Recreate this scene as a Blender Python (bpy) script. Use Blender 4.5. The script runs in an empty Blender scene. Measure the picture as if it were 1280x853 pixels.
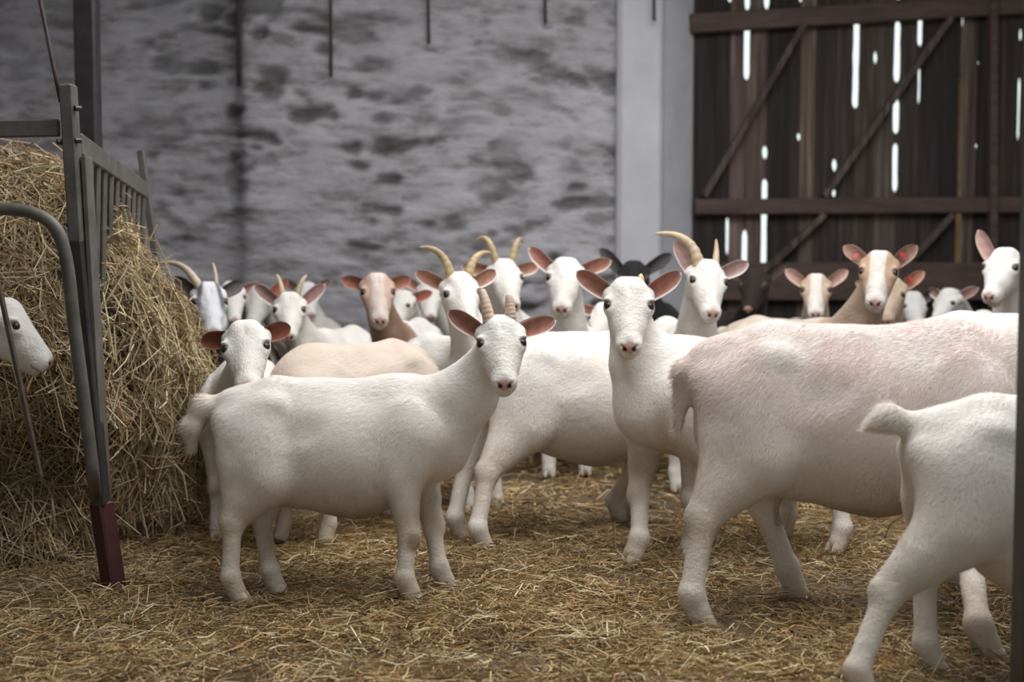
import bpy, math, random
import numpy as np
from mathutils import Vector, Matrix

# ------------------------------------------------------------------ camera, world, light
scene = bpy.context.scene
COL = scene.collection
CAM_H = 1.2
F_PX = 1778.0
TILT = math.atan(121.5 / F_PX)
cam_data = bpy.data.cameras.new('camera')
cam_data.sensor_width = 36.0
cam_data.lens = 36.0 * F_PX / 1280.0
cam_data.clip_start = 0.05
cam_data.clip_end = 200
cam_data.dof.use_dof = True
cam_data.dof.focus_distance = 4.85
cam_data.dof.aperture_fstop = 2.0
cam = bpy.data.objects.new('camera', cam_data)
cam.location = (0, 0, CAM_H)
cam.rotation_euler = (math.pi / 2 - TILT, 0, 0)
COL.objects.link(cam)
scene.camera = cam

scene.view_settings.view_transform = 'Standard'
scene.view_settings.look = 'None'
scene.view_settings.gamma = 1.0
scene.view_settings.use_curve_mapping = False
scene.view_settings.exposure = 0.0
scene.cycles.use_denoising = True
scene.cycles.max_bounces = 8
scene.cycles.diffuse_bounces = 5

world = bpy.data.worlds.new('daylight')
scene.world = world
world.use_nodes = True
bg = world.node_tree.nodes['Background']
bg.inputs['Color'].default_value = (0.86, 1.0, 0.97, 1)
bg.inputs['Strength'].default_value = 1.25


def area_light(name, loc, rot, sx, sy, power, color):
    l = bpy.data.lights.new(name, 'AREA')
    l.shape = 'RECTANGLE'
    l.size, l.size_y = sx, sy
    l.energy = power
    l.color = color
    o = bpy.data.objects.new(name, l)
    o.location = loc
    o.rotation_euler = rot
    COL.objects.link(o)
    return o


# area lights added for daylight from above and as fill from behind the camera
TOP_LIGHT = area_light('added_top_light', (1.0, 5.4, 4.35), (0, 0, 0), 4.0, 5.4, 335, (1.0, 0.97, 0.965))
FRONT_FILL = area_light('added_front_fill', (1.0, -2.9, 1.6), (math.radians(90), 0, 0), 4.4, 2.6, 9, (1.0, 0.97, 0.96))

# ------------------------------------------------------------------ helpers
CT, ST = math.cos(TILT), math.sin(TILT)


def P(px, py, Y):
    """world point seen at pixel (px, py) of the photograph at depth Y"""
    x, yd, f = px - 640.0, py - 426.5, F_PX
    dx, dy, dz = x, f * CT - yd * ST, -f * ST - yd * CT
    k = Y / dy
    return Vector((dx * k, Y, CAM_H + dz * k))


def G(px, py, z=0.0):
    """where the ray of a pixel meets the height z"""
    x, yd, f = px - 640.0, py - 426.5, F_PX
    dx, dy, dz = x, f * CT - yd * ST, -f * ST - yd * CT
    k = (z - CAM_H) / dz
    return Vector((dx * k, dy * k, z))


def tag(o, label=None, cat=None, group=None, kind=None):
    if label: o['label'] = label
    if cat: o['category'] = cat
    if group: o['group'] = group
    if kind: o['kind'] = kind
    return o


def link(o, parent=None):
    COL.objects.link(o)
    if parent is not None:
        o.parent = parent
    return o


def np_mesh(name, V, quads, mat, parent=None, colors=None, smooth=True, tris=None):
    me = bpy.data.meshes.new(name)
    V = np.asarray(V, dtype=np.float32)
    quads = np.asarray(quads, dtype=np.int32).reshape(-1, 4)
    nt = 0 if tris is None else len(tris)
    me.vertices.add(len(V))
    me.vertices.foreach_set('co', V.ravel())
    loops = quads.ravel()
    starts = np.arange(len(quads)) * 4
    if nt:
        tris = np.asarray(tris, dtype=np.int32).reshape(-1, 3)
        starts = np.concatenate([starts, len(loops) + np.arange(nt) * 3])
        loops = np.concatenate([loops, tris.ravel()])
    me.loops.add(len(loops))
    me.loops.foreach_set('vertex_index', loops.astype(np.int32))
    me.polygons.add(len(starts))
    me.polygons.foreach_set('loop_start', starts.astype(np.int32))
    if colors is not None:
        a = me.color_attributes.new('Col', 'FLOAT_COLOR', 'POINT')
        c = np.ones((len(V), 4), np.float32)
        c[:, :3] = colors
        a.data.foreach_set('color', c.ravel())
    me.update(calc_edges=True)
    me.validate()
    me.polygons.foreach_set('use_smooth', np.full(len(me.polygons), bool(smooth)))
    me.materials.append(mat)
    o = bpy.data.objects.new(name, me)
    return link(o, parent)


class MB:
    """collects boxes and tubes into one mesh"""

    def __init__(self):
        self.v, self.q, self.t = [], [], []

    def box(self, c, size, rot=None):
        b = len(self.v)
        R = rot.to_3x3() if rot is not None else Matrix.Identity(3)
        bev = min(size) * 0.12
        # bevelled box: three nested loops along z
        hx, hy, hz = [s / 2 for s in size]
        rings = [(-hz, bev), (-hz + bev, 0), (hz - bev, 0), (hz, bev)]
        for z, ins in rings:
            x, y = hx - ins, hy - ins
            e = bev
            for p in ((x, -y + e, z), (x, y - e, z), (x - e, y, z), (-x + e, y, z), (-x, y - e, z), (-x, -y + e, z), (-x + e, -y, z), (x - e, -y, z)):
                self.v.append(tuple(Vector(c) + R @ Vector(p)))
        for r in range(3):
            for i in range(8):
                j = (i + 1) % 8
                self.q.append((b + r * 8 + i, b + r * 8 + j, b + r * 8 + 8 + j, b + r * 8 + 8 + i))
        for r, s in ((0, -1), (3, 1)):
            k = b + r * 8
            f = [(k + 0, k + 1, k + 2, k + 3), (k + 0, k + 3, k + 4, k + 7), (k + 4, k + 5, k + 6, k + 7)]
            for q in f:
                self.q.append(q if s > 0 else q[::-1])
        return self

    def bar(self, a, b_, w, d, roll=0.0):
        """bevelled bar of section w x d from a to b"""
        a, b_ = Vector(a), Vector(b_)
        z = (b_ - a)
        L = z.length
        q = z.to_track_quat('Z', 'Y').to_matrix()
        q = q @ Matrix.Rotation(roll, 3, 'Z')
        return self.box((a + b_) / 2, (w, d, L), q)

    def tube(self, pts, radii, seg=12, cap=True):
        b = len(self.v)
        pts = [Vector(p) for p in pts]
        n = len(pts)
        if not hasattr(radii, '__len__'):
            radii = [radii] * n
        up = None
        for i, p in enumerate(pts):
            t = (pts[min(i + 1, n - 1)] - pts[max(i - 1, 0)]).normalized()
            if up is None:
                up = t.orthogonal().normalized()
            up = (up - t * up.dot(t)).normalized()
            s = t.cross(up)
            for k in range(seg):
                a = 2 * math.pi * k / seg
                self.v.append(tuple(p + (up * math.cos(a) + s * math.sin(a)) * radii[i]))
        for i in range(n - 1):
            for k in range(seg):
                k2 = (k + 1) % seg
                self.q.append((b + i * seg + k, b + i * seg + k2, b + (i + 1) * seg + k2, b + (i + 1) * seg + k))
        if cap:
            for i, flip in ((0, True), (n - 1, False)):
                c = len(self.v)
                self.v.append(tuple(pts[i]))
                for k in range(seg):
                    k2 = (k + 1) % seg
                    tr = (b + i * seg + k, b + i * seg + k2, c)
                    self.t.append(tr[::-1] if flip else tr)
        return self

    def build(self, name, mat, parent=None, smooth=False, origin=None):
        V = np.array(self.v)
        if origin is not None:
            V = V - np.array(origin)
        o = np_mesh(name, V, self.q, mat, parent, smooth=smooth, tris=self.t or None)
        if origin is not None:
            o.location = origin
        return o


def empty(name, loc=(0, 0, 0), rz=0.0):
    o = bpy.data.objects.new(name, None)
    o.empty_display_size = 0.2
    o.location = loc
    o.rotation_euler = (0, 0, rz)
    return link(o)


# ------------------------------------------------------------------ numpy noise
def _hash(ix, iy, iz, seed):
    h = (ix * 374761393 + iy * 668265263 + iz * 2147483647 + seed * 1274126177) & 0xFFFFFFFF
    h = ((h ^ (h >> 13)) * 1274126177) & 0xFFFFFFFF
    h = h ^ (h >> 16)
    return (h & 0xFFFF) / 65535.0


def vnoise(p, seed=0):
    p = np.asarray(p, dtype=np.float64)
    i = np.floor(p).astype(np.int64)
    f = p - i
    f = f * f * (3 - 2 * f)
    r = 0
    for dx in (0, 1):
        wx = f[..., 0] if dx else 1 - f[..., 0]
        for dy in (0, 1):
            wy = f[..., 1] if dy else 1 - f[..., 1]
            for dz in (0, 1):
                wz = f[..., 2] if dz else 1 - f[..., 2]
                r = r + wx * wy * wz * _hash(i[..., 0] + dx, i[..., 1] + dy, i[..., 2] + dz, seed)
    return r * 2 - 1


def fbm(p, seed=0, oct=4, gain=0.5):
    p = np.asarray(p, dtype=np.float64)
    a, s, r = 1.0, 1.0, 0
    for o in range(oct):
        r = r + a * vnoise(p * s + 17.3 * o, seed + o)
        a *= gain
        s *= 2.03
    return r


# ------------------------------------------------------------------ materials
def new_mat(name):
    m = bpy.data.materials.new(name)
    m.use_nodes = True
    nt = m.node_tree
    return m, nt, nt.nodes['Principled BSDF']


def N(nt, kind, **kw):
    n = nt.nodes.new(kind)
    for k, v in kw.items():
        if k in n.inputs:
            n.inputs[k].default_value = v
        else:
            setattr(n, k, v)
    return n


def mix_col(nt, fac, a, b, blend='MIX'):
    n = nt.nodes.new('ShaderNodeMix')
    n.data_type = 'RGBA'
    n.blend_type = blend
    for s, v in ((0, fac), (6, a), (7, b)):
        if hasattr(v, 'is_linked') or hasattr(v, 'links'):
            nt.links.new(v, n.inputs[s])
        elif s == 0:
            n.inputs[0].default_value = v
        else:
            n.inputs[s].default_value = (*v, 1)
    return n.outputs[2]


def ramp(nt, src, stops):
    r = nt.nodes.new('ShaderNodeValToRGB')
    el = r.color_ramp.elements
    while len(el) < len(stops):
        el.new(0.5)
    for e, (p, c) in zip(el, stops):
        e.position = p
        e.color = (*c, 1) if len(c) == 3 else c
    nt.links.new(src, r.inputs[0])
    return r.outputs[0]


def coords(nt, scale, which='Object', rot=(0, 0, 0)):
    t = nt.nodes.new('ShaderNodeTexCoord')
    m = nt.nodes.new('ShaderNodeMapping')
    m.inputs['Scale'].default_value = scale
    m.inputs['Rotation'].default_value = rot
    nt.links.new(t.outputs[which], m.inputs[0])
    return m.outputs[0]


def noise(nt, vec, scale, detail=4, rough=0.5, out=0):
    n = nt.nodes.new('ShaderNodeTexNoise')
    n.inputs['Scale'].default_value = scale
    n.inputs['Detail'].default_value = detail
    n.inputs['Roughness'].default_value = rough
    nt.links.new(vec, n.inputs['Vector'])
    return n.outputs[out]


def bump(nt, b, h, strength, dist):
    n = nt.nodes.new('ShaderNodeBump')
    n.inputs['Strength'].default_value = strength
    n.inputs['Distance'].default_value = dist
    nt.links.new(h, n.inputs['Height'])
    nt.links.new(n.outputs[0], b.inputs['Normal'])


def coat_material():
    m, nt, b = new_mat('goat_coat')
    at = nt.nodes.new('ShaderNodeVertexColor')
    at.layer_name = 'Col'
    n1 = noise(nt, coords(nt, (1, 1, 1)), 9, 3)
    c = mix_col(nt, 1.0, at.outputs[0], ramp(nt, n1, [(0.3, (0.90, 0.88, 0.85)), (0.65, (1, 1, 1))]), 'MULTIPLY')
    nt.links.new(c, b.inputs['Base Color'])
    b.inputs['Roughness'].default_value = 0.75
    b.inputs['Specular IOR Level'].default_value = 0.15
    b.inputs['Sheen Weight'].default_value = 0.03
    b.inputs['Sheen Roughness'].default_value = 0.5
    b.inputs['Subsurface Weight'].default_value = 0.0
    h1 = noise(nt, coords(nt, (30, 90, 60), rot=(0, 0.7, 0)), 1.6, 4, 0.6)
    h2 = noise(nt, coords(nt, (9, 22, 16), rot=(0, 0.6, 0)), 1.2, 3, 0.6)
    mx = nt.nodes.new('ShaderNodeMath')
    mx.operation = 'MULTIPLY_ADD'
    nt.links.new(h2, mx.inputs[0])
    mx.inputs[1].default_value = 2.0
    nt.links.new(h1, mx.inputs[2])
    bump(nt, b, mx.outputs[0], 0.55, 0.006)
    return m


def fibre_material(name, rough=0.6, trans=0.0):
    m, nt, b = new_mat(name)
    at = nt.nodes.new('ShaderNodeVertexColor')
    at.layer_name = 'Col'
    nt.links.new(at.outputs[0], b.inputs['Base Color'])
    b.inputs['Roughness'].default_value = rough
    b.inputs['Specular IOR Level'].default_value = 0.35
    return m


def plain(name, col, rough=0.6, metal=0.0, var=0.25, scale=20, bstr=0.2, bdist=0.003, stretch=(1, 1, 1), coat=0):
    m, nt, b = new_mat(name)
    n1 = noise(nt, coords(nt, stretch), scale, 5, 0.6)
    lo = tuple(c * (1 - var) for c in col)
    hi = tuple(min(1, c * (1 + var)) for c in col)
    nt.links.new(ramp(nt, n1, [(0.3, lo), (0.7, hi)]), b.inputs['Base Color'])
    b.inputs['Roughness'].default_value = rough
    b.inputs['Metallic'].default_value = metal
    b.inputs['Coat Weight'].default_value = coat
    if bstr:
        bump(nt, b, n1, bstr, bdist)
    return m


M = {}
M['coat'] = coat_material()
M['fur'] = fibre_material('goat_hair', 0.6)
_nt = M['fur'].node_tree
_tr = _nt.nodes.new('ShaderNodeBsdfTranslucent')
_mx = _nt.nodes.new('ShaderNodeMixShader')
_mx.inputs[0].default_value = 0.45
_nt.links.new(_nt.nodes['Color Attribute'].outputs[0] if 'Color Attribute' in _nt.nodes else [n for n in _nt.nodes if n.type == 'VERTEX_COLOR'][0].outputs[0], _tr.inputs['Color'])
_nt.links.new(_nt.nodes['Principled BSDF'].outputs[0], _mx.inputs[1])
_nt.links.new(_tr.outputs[0], _mx.inputs[2])
_nt.links.new(_mx.outputs[0], _nt.nodes['Material Output'].inputs['Surface'])
M['ear'] = fibre_material('goat_ear', 0.7)
M['horn'] = plain('goat_horn', (0.42, 0.30, 0.19), 0.55, var=0.35, scale=14, bstr=0.4, bdist=0.002)
M['hoof'] = plain('goat_hoof', (0.50, 0.42, 0.33), 0.6, var=0.3, scale=40)
M['eye'] = plain('goat_eye', (0.009, 0.006, 0.005), 0.38, var=0.3, scale=60, bstr=0)
M['tag'] = plain('red_ear_tag', (0.42, 0.035, 0.022), 0.4, var=0.1)
M['straw'] = fibre_material('straw', 0.55)
M['steel'] = plain('weathered_steel', (0.105, 0.095, 0.085), 0.6, metal=0.2, var=0.35, scale=9, bstr=0.3, bdist=0.002)
M['dark_steel'] = plain('dark_steel', (0.035, 0.032, 0.032), 0.45, metal=0.3, var=0.3, scale=12)
M['red_paint'] = plain('dark_red_paint', (0.038, 0.005, 0.006), 0.65, var=0.35, scale=14)
M['rusty'] = plain('rusty_steel', (0.07, 0.05, 0.04), 0.7, metal=0.2, var=0.4, scale=30)


def wall_material():
    m, nt, b = new_mat('whitewashed_masonry')
    v = coords(nt, (1, 1, 2.3))
    n1 = noise(nt, v, 1.6, 6, 0.6)
    n2 = noise(nt, coords(nt, (2.2, 1, 7)), 1.4, 5, 0.65)
    base = ramp(nt, n1, [(0.30, (0.40, 0.385, 0.41)), (0.55, (0.54, 0.525, 0.57)), (0.8, (0.63, 0.615, 0.67))])
    at = nt.nodes.new('ShaderNodeVertexColor')
    at.layer_name = 'Col'
    dirt = ramp(nt, n2, [(0.36, (0.52, 0.50, 0.47)), (0.47, (.86, .85, .84)), (0.60, (1, 1, 1))])
    c = mix_col(nt, 1.0, base, dirt, 'MULTIPLY')
    c = mix_col(nt, 1.0, c, at.outputs[0], 'MULTIPLY')
    nt.links.new(c, b.inputs['Base Color'])
    b.inputs['Roughness'].default_value = 0.9
    bump(nt, b, n2, 0.8, 0.05)
    return m


M['wall'] = wall_material()
M['plaster'] = plain('whitewashed_plaster', (0.60, 0.595, 0.645), 0.9, var=0.10, scale=2.5, bstr=0.3, bdist=0.01)


def wood_material(name, toned=False):
    m, nt, b = new_mat(name)
    n1 = noise(nt, coords(nt, (26, 14, 0.9)), 1.0, 5, 0.65)
    n2 = noise(nt, coords(nt, (6.3, 1, 0.25)), 1.0, 2)
    c = mix_col(nt, 0.5, ramp(nt, n1, [(0.36, (0.016, 0.011, 0.009)), (0.52, (0.07, 0.052, 0.046)), (0.66, (0.21, 0.17, 0.155))]),
                ramp(nt, n2, [(0.35, (0.03, 0.018, 0.015)), (0.7, (0.10, 0.07, 0.06))]))
    if toned:
        at = nt.nodes.new('ShaderNodeVertexColor')
        at.layer_name = 'Col'
        c = mix_col(nt, 1.0, c, at.outputs[0], 'MULTIPLY')
        sc = nt.nodes.new('ShaderNodeVectorMath')
        sc.operation = 'SCALE'
        sc.inputs['Scale'].default_value = 2.0
        nt.links.new(c, sc.inputs[0])
        c = sc.outputs[0]
    nt.links.new(c, b.inputs['Base Color'])
    b.inputs['Roughness'].default_value = 0.8
    bump(nt, b, n1, 0.5, 0.01)
    return m


M['timber'] = wood_material('dark_old_timber')
M['planks'] = wood_material('old_door_planks', True)
M['ledger'] = plain('brown_ledger_timber', (0.075, 0.048, 0.040), 0.75, var=0.35, scale=3, stretch=(1, 6, 6), bstr=0.3)
M['dung'] = plain('trodden_bedding', (0.095, 0.065, 0.035), 0.95, var=0.5, scale=18, bstr=0.6, bdist=0.02)
M['hay_core'] = plain('hay_mass', (0.05, 0.034, 0.017), 0.95, var=0.5, scale=25, bstr=0.8, bdist=0.03)
M['roof'] = plain('roof_boards', (0.10, 0.085, 0.075), 0.85, var=0.3, scale=3, stretch=(1, 12, 1))
M['tan_board'] = plain('slit_tint_tan', (0.85, 0.50, 0.22), 0.8, var=0.15, scale=8)
M['ground_out'] = plain('yard_ground', (0.25, 0.27, 0.20), 0.9, var=0.3, scale=3)

# ------------------------------------------------------------------ barn shell
WY = 11.0          # back wall
XL, XR = -5.0, 5.6
YF = -3.0
HC = 4.4


def floor_h(x, y):
    p = np.stack([x * 1.1, y * 1.1, np.zeros_like(x)], -1)
    p2 = np.stack([x * 5, y * 5, np.zeros_like(x)], -1)
    return 0.022 * vnoise(p, 3) + 0.010 * vnoise(p2, 4) - 0.012


def build_floor():
    xs = np.arange(XL, XR + 0.01, 0.05)
    ys = np.arange(YF, WY + 0.3, 0.05)
    X, Y = np.meshgrid(xs, ys, indexing='ij')
    Z = floor_h(X, Y)
    V = np.stack([X, Y, Z], -1).reshape(-1, 3)
    nx, ny = X.shape
    i = np.arange((nx - 1) * (ny - 1))
    a = (i // (ny - 1)) * ny + i % (ny - 1)
    q = np.stack([a, a + ny, a + ny + 1, a + 1], -1)
    o = np_mesh('floor', V, q, M['dung'])
    tag(o, 'trodden brown bedding floor of the barn', kind='structure')


build_floor()


def build_back_wall():
    # irregular stone courses under thick whitewash, with dents
    x0, x1, z0, z1 = XL, 1.02, -0.1, HC
    st = 0.025
    xs = np.arange(x0, x1 + 1e-6, st)
    zs = np.arange(z0, z1 + st, st)
    X, Z = np.meshgrid(xs, zs, indexing='ij')
    warp = 0.35 * vnoise(np.stack([X * 0.9, Z * 0.9, X * 0], -1), 11)
    A = fbm(np.stack([X * 3.2, (Z + warp * 0.3) * 6.0, X * 0], -1), 21, 4, 0.6)
    B = fbm(np.stack([X * 1.0 + 5, Z * 1.4, X * 0], -1), 31, 3, 0.5)
    C = fbm(np.stack([X * 4.2 + 9, (Z + warp * 0.5) * 10.0, X * 0], -1), 41, 3, 0.5)
    C2 = fbm(np.stack([X * 2.6 + 40, (Z + warp + .12 * X) * 11.0, X * 0], -1), 45, 3, 0.55)
    gate = np.clip(0.75 + 0.7 * B, 0, 1)
    pit = np.clip(np.clip((C - 0.40) * 2.2, 0, 1) + np.clip((C2 - 0.36) * 2.4, 0, 1), 0, 1) * gate
    D = 0.016 * A + 0.035 * B - 0.055 * pit
    # the wall left of the inner corner stands a little back
    stepm = 1 / (1 + np.exp((X + 2.13) / 0.04))
    D = D - 0.16 * stepm
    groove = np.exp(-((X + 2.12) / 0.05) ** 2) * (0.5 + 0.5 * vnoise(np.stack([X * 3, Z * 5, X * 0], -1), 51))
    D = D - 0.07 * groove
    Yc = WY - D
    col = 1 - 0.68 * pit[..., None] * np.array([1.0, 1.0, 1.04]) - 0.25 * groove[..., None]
    # left bay tinted darker, its weaker light put into the colour
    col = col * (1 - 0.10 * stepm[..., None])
    V = np.stack([X, Yc, Z], -1).reshape(-1, 3)
    nx, nz = X.shape
    i = np.arange((nx - 1) * (nz - 1))
    a = (i // (nz - 1)) * nz + i % (nz - 1)
    q = np.stack([a, a + nz, a + nz + 1, a + 1], -1)
    o = np_mesh('wall_back', V, q, M['wall'], colors=np.clip(col, 0.05, 1).reshape(-1, 3))
    tag(o, 'rough whitewashed stone wall behind the herd', kind='structure')


build_back_wall()
# the pillar beside the door (front 772..828, side to 865)
pl = P(771, 200, 10.9).x
pr = P(829, 200, 10.9).x
mb = MB()
mb.box(((pl + pr) / 2, 11.02, HC / 2), (pr - pl, 0.30, HC))
# splayed reveal running back to the door
rx = P(868, 200, 11.3).x
mb.v += [(pr - 0.002, 10.875, 0), (rx, 11.32, 0), (rx, 11.32, HC), (pr - 0.002, 10.875, HC), (pr - 0.3, 11.32, 0), (pr - 0.3, 11.32, HC)]
n0 = len(mb.v) - 6
mb.q += [(n0, n0 + 1, n0 + 2, n0 + 3), (n0 + 1, n0 + 4, n0 + 5, n0 + 2)]
o = mb.build('trim_1', M['plaster'])
tag(o, 'smooth whitewashed pillar between stone wall and door', kind='structure')

for nm, c, s, lb in (('wall_left', (XL - 0.1, (YF + WY) / 2, HC / 2), (0.2, WY - YF + 1.2, HC), 'side wall of the barn beyond the hay'),
                     ('wall_right', (XR + 0.1, (YF + WY) / 2, HC / 2), (0.2, WY - YF + 1.2, HC), 'side wall of the barn on the right')):
    tag(MB().box(c, s).build(nm, M['plaster']), lb, kind='structure')
# unseen barn front with a doorway, added to cut the daylight fill
mb = MB()
mb.box(((XL - 1.4) / 2, YF - .1, HC / 2), (-1.4 - XL, .2, HC))
mb.box(((XR + 3.4) / 2, YF - .1, HC / 2), (XR - 3.4, .2, HC))
mb.box((1.0, YF - .1, (HC + 3.0) / 2), (4.8, .2, HC - 3.0))
tag(mb.build('wall_front_added', M['plaster']), 'unseen barn front with wide doorway, added to limit the daylight fill', kind='structure')
# unseen roof, its opening made up for the added light over the herd
ox0, ox1, oy0, oy1 = -1.2, 3.2, 2.5, 8.3
mb = MB()
mb.box(((XL + ox0) / 2, (YF + WY) / 2, HC + 0.1), (ox0 - XL, WY - YF + 1.2, 0.15))
mb.box(((XR + ox1) / 2, (YF + WY) / 2, HC + 0.1), (XR - ox1, WY - YF + 1.2, 0.15))
mb.box(((ox0 + ox1) / 2, (YF - 0.6 + oy0) / 2, HC + 0.1), (ox1 - ox0, oy0 - YF + 0.6, 0.15))
mb.box(((ox0 + ox1) / 2, (WY + 0.6 + oy1) / 2, HC + 0.1), (ox1 - ox0, WY + 0.6 - oy1, 0.15))
tag(mb.build('ceiling', M['roof']), 'dark boarded barn ceiling', kind='structure')


# ------------------------------------------------------------------ barn door
def build_door():
    DY = 11.30
    root = empty('door_1', (3.6, DY, 0))
    tag(root, 'dark plank barn door with light between its boards', kind='structure')
    s = DY / F_PX

    def px2x(px): return P(px, 200, DY).x

    def py2z(py): return P(900, py, DY).z
    # open slits: pixel x, list of (y0, y1), half width px
    slits = {
        867: [],
        888: [],
        910: [(0, 9, 2.5), (272, 318, 2.0)],
        932: [(0, 17, 3.0), (33, 102, 3.4), (288, 334, 3.0)],
        956: [(0, 16, 3.2), (183, 200, 3.0), (224, 336, 3.6)],
        980: [],
        998: [(0, 7, 2.5), (167, 176, 3.0)],
        1020: [],
        1043: [(200, 214, 3.2), (236, 247, 2.6)],
        1068: [(26, 138, 3.6)],
        1092: [(20, 32, 3), (68, 82, 2.6)],
        1119: [(0, 4, 3), (30, 106, 3.6), (125, 169, 3.6), (180, 240, 3.2)],
        1147: [(16, 62, 3.2), (86, 132, 1.8)],
        1172: [],
        1199.5: [(14, 100, 1.3), (100, 250, 2.8), (262, 336, 4.0)],
        1220: [(80, 84, 2), (181, 186, 2)],
        1248: [],
        1272: [(40, 56, 1.5), (100, 176, 1.5)],
        1300: [], 1326: [], 1352: [], 1380: [], 1410: [], 1440: [],
    }
    keys = [k if slits[k] else k + 7 * math.sin(k * 1.7) for k in sorted(slits)]
    slits = dict(zip(keys, [slits[k] for k in sorted(slits)]))
    tones = []
    zs = np.arange(0.0, HC + 0.01, 0.02)
    pyz = 305.0 - (zs - CAM_H) / s   # approximate pixel row of each height
    rng = random.Random(4)
    mb = MB()

    def half(key, jitter):
        base = np.full(len(zs), -0.006)
        for (a, b, w) in slits[key]:
            aa, bb = a, b
            if a == 0:
                aa = -60
            mid = (pyz > aa) & (pyz < bb)
            e = np.minimum(np.clip((pyz - aa) / 6, 0, 1), np.clip((bb - pyz) / 6, 0, 1))
            base = np.where(mid, w * s * (0.45 + 0.55 * e) * (1 + 0.10 * jitter), base)
        return base
    for i in range(len(keys) - 1):
        k0, k1 = keys[i], keys[i + 1]
        jt = vnoise(np.stack([zs * 9, zs * 0 + i, zs * 0], -1), 5)
        hl = half(k0, jt)
        hr = half(k1, vnoise(np.stack([zs * 9, zs * 0 + i + 7, zs * 0], -1), 6))
        xl = px2x(k0) + hl
        xr = px2x(k1) - hr
        yo = DY + (0.0 if i % 2 else 0.010) + rng.uniform(-0.004, 0.004)
        tn = rng.choice((.25, .35, .45, .6, .8, 1.2, 1.7))
        tones += [(tn, tn * rng.uniform(.9, 1.02), tn * rng.uniform(.85, 1.0))] * (4 * len(zs))
        b0 = len(mb.v)
        for z, a, b in zip(zs, xl, xr):
            for (x, y) in ((a, yo - 0.012), (b, yo - 0.012), (b, yo + 0.012), (a, yo + 0.012)):
                mb.v.append((x, y, z))
        for j in range(len(zs) - 1):
            for k in range(4):
                k2 = (k + 1) % 4
                mb.q.append((b0 + j * 4 + k, b0 + j * 4 + k2, b0 + j * 4 + 4 + k2, b0 + j * 4 + 4 + k))
    np_mesh('plank_panel', mb.v, mb.q, M['planks'], root, colors=np.array(tones) * .5, smooth=False)

    def pb(p0, p1, w, d, dy, name, mat=M['ledger']):
        a = P(p0[0], p0[1], DY - dy)
        b = P(p1[0], p1[1], DY - dy)
        o = MB().bar(a, b, w, d).build(name, mat, root)
        return o
    # y extents in camera rows at that depth
    o = MB().bar(P(868, 259, DY - .06), P(1440, 255, DY - .06), 0.085, 0.125, 0).build('rail', M['ledger'], root)
    o = MB().bar(P(862, 30, DY - .06), P(1440, -4, DY - .06), 0.085, 0.15, 0).build('rail', M['ledger'], root)
    o = MB().bar(P(868, 352, DY - .06), P(1440, 352, DY - .06), 0.085, 0.30, 0).build('rail', M['ledger'], root)
    MB().bar(P(1241, -40, DY - .10), P(1241, 600, DY - .10), 0.09, 0.06).build('stile', M['ledger'], root)
    MB().bar(P(1188, 22, DY - .05), P(1030, 246, DY - .05), 0.11, 0.05, 0).build('brace', M['timber'], root)
    MB().bar(P(1008, 24, DY - .05), P(880, 246, DY - .05), 0.11, 0.05, 0).build('brace', M['timber'], root)
    MB().bar(P(1190, 268, DY - .05), P(1120, 345, DY - .05), 0.11, 0.05, 0).build('brace', M['timber'], root)
    MB().bar(P(1030, 268, DY - .05), P(950, 345, DY - .05), 0.11, 0.05, 0).build('brace', M['timber'], root)
    for c in root.children:
        c.location = Vector(c.location) - Vector(root.location)
    # tan board added outside so the light in one slit turns golden
    bx = P(1199.5, 150, DY + .60).x
    o = MB().box((bx, DY + 0.6, 1.45), (0.10, 0.03, 3.1)).build('slit_tint_board', M['tan_board'])
    tag(o, 'pale tan board added outside to turn the light in one door gap golden', 'board')


build_door()
# masonry above/right of the door and lintel
tag(MB().box((5.4, 11.3, HC / 2), (0.5, 0.2, HC)).build('trim_2', M['plaster']), 'door jamb', kind='structure')
tag(MB().box((2, 16, -0.12), (14, 9, 0.1)).build('ground', M['ground_out']), 'yard ground outside the door', kind='structure')


# ------------------------------------------------------------------ fibres (straw, hay)
def strands(name, base, direc, length, width, color, mat, bend=0.15, seed=0, segs=2, parent=None, normal=None):
    """many thin three-sided stalks as one mesh"""
    rs = np.random.RandomState(seed)
    n = len(base)
    d = direc / np.linalg.norm(direc, axis=1, keepdims=True)
    r = rs.normal(size=(n, 3))
    side = np.cross(d, r)
    side /= np.linalg.norm(side, axis=1, keepdims=True) + 1e-9
    up = np.cross(d, side)
    bd = rs.normal(size=(n, 1)) * bend
    bd2 = rs.normal(size=(n, 1)) * bend * 0.5
    rings = []
    for j in range(segs + 1):
        t = j / segs
        c = base + d * (length[:, None] * t) + (side * bd + up * bd2) * (length[:, None] * (t * t - t) * 2)
        w = width[:, None] * (1 - 0.35 * t)
        for k in range(3):
            a = 2 * math.pi * k / 3
            rings.append(c + (side * math.cos(a) + up * math.sin(a) * 0.5) * w * 0.5)
    V = np.stack(rings, 1)  # n, (segs+1)*3, 3
    m = (segs + 1) * 3
    q = []
    for j in range(segs):
        for k in range(3):
            k2 = (k + 1) % 3
            q.append((j * 3 + k, j * 3 + k2, j * 3 + 3 + k2, j * 3 + 3 + k))
    q = np.array(q)
    Q = (q[None] + (np.arange(n) * m)[:, None, None]).reshape(-1, 4)
    C = np.repeat(color, m, axis=0)
    return np_mesh(name, V.reshape(-1, 3), Q, mat, parent, colors=C, smooth=False)


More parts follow.
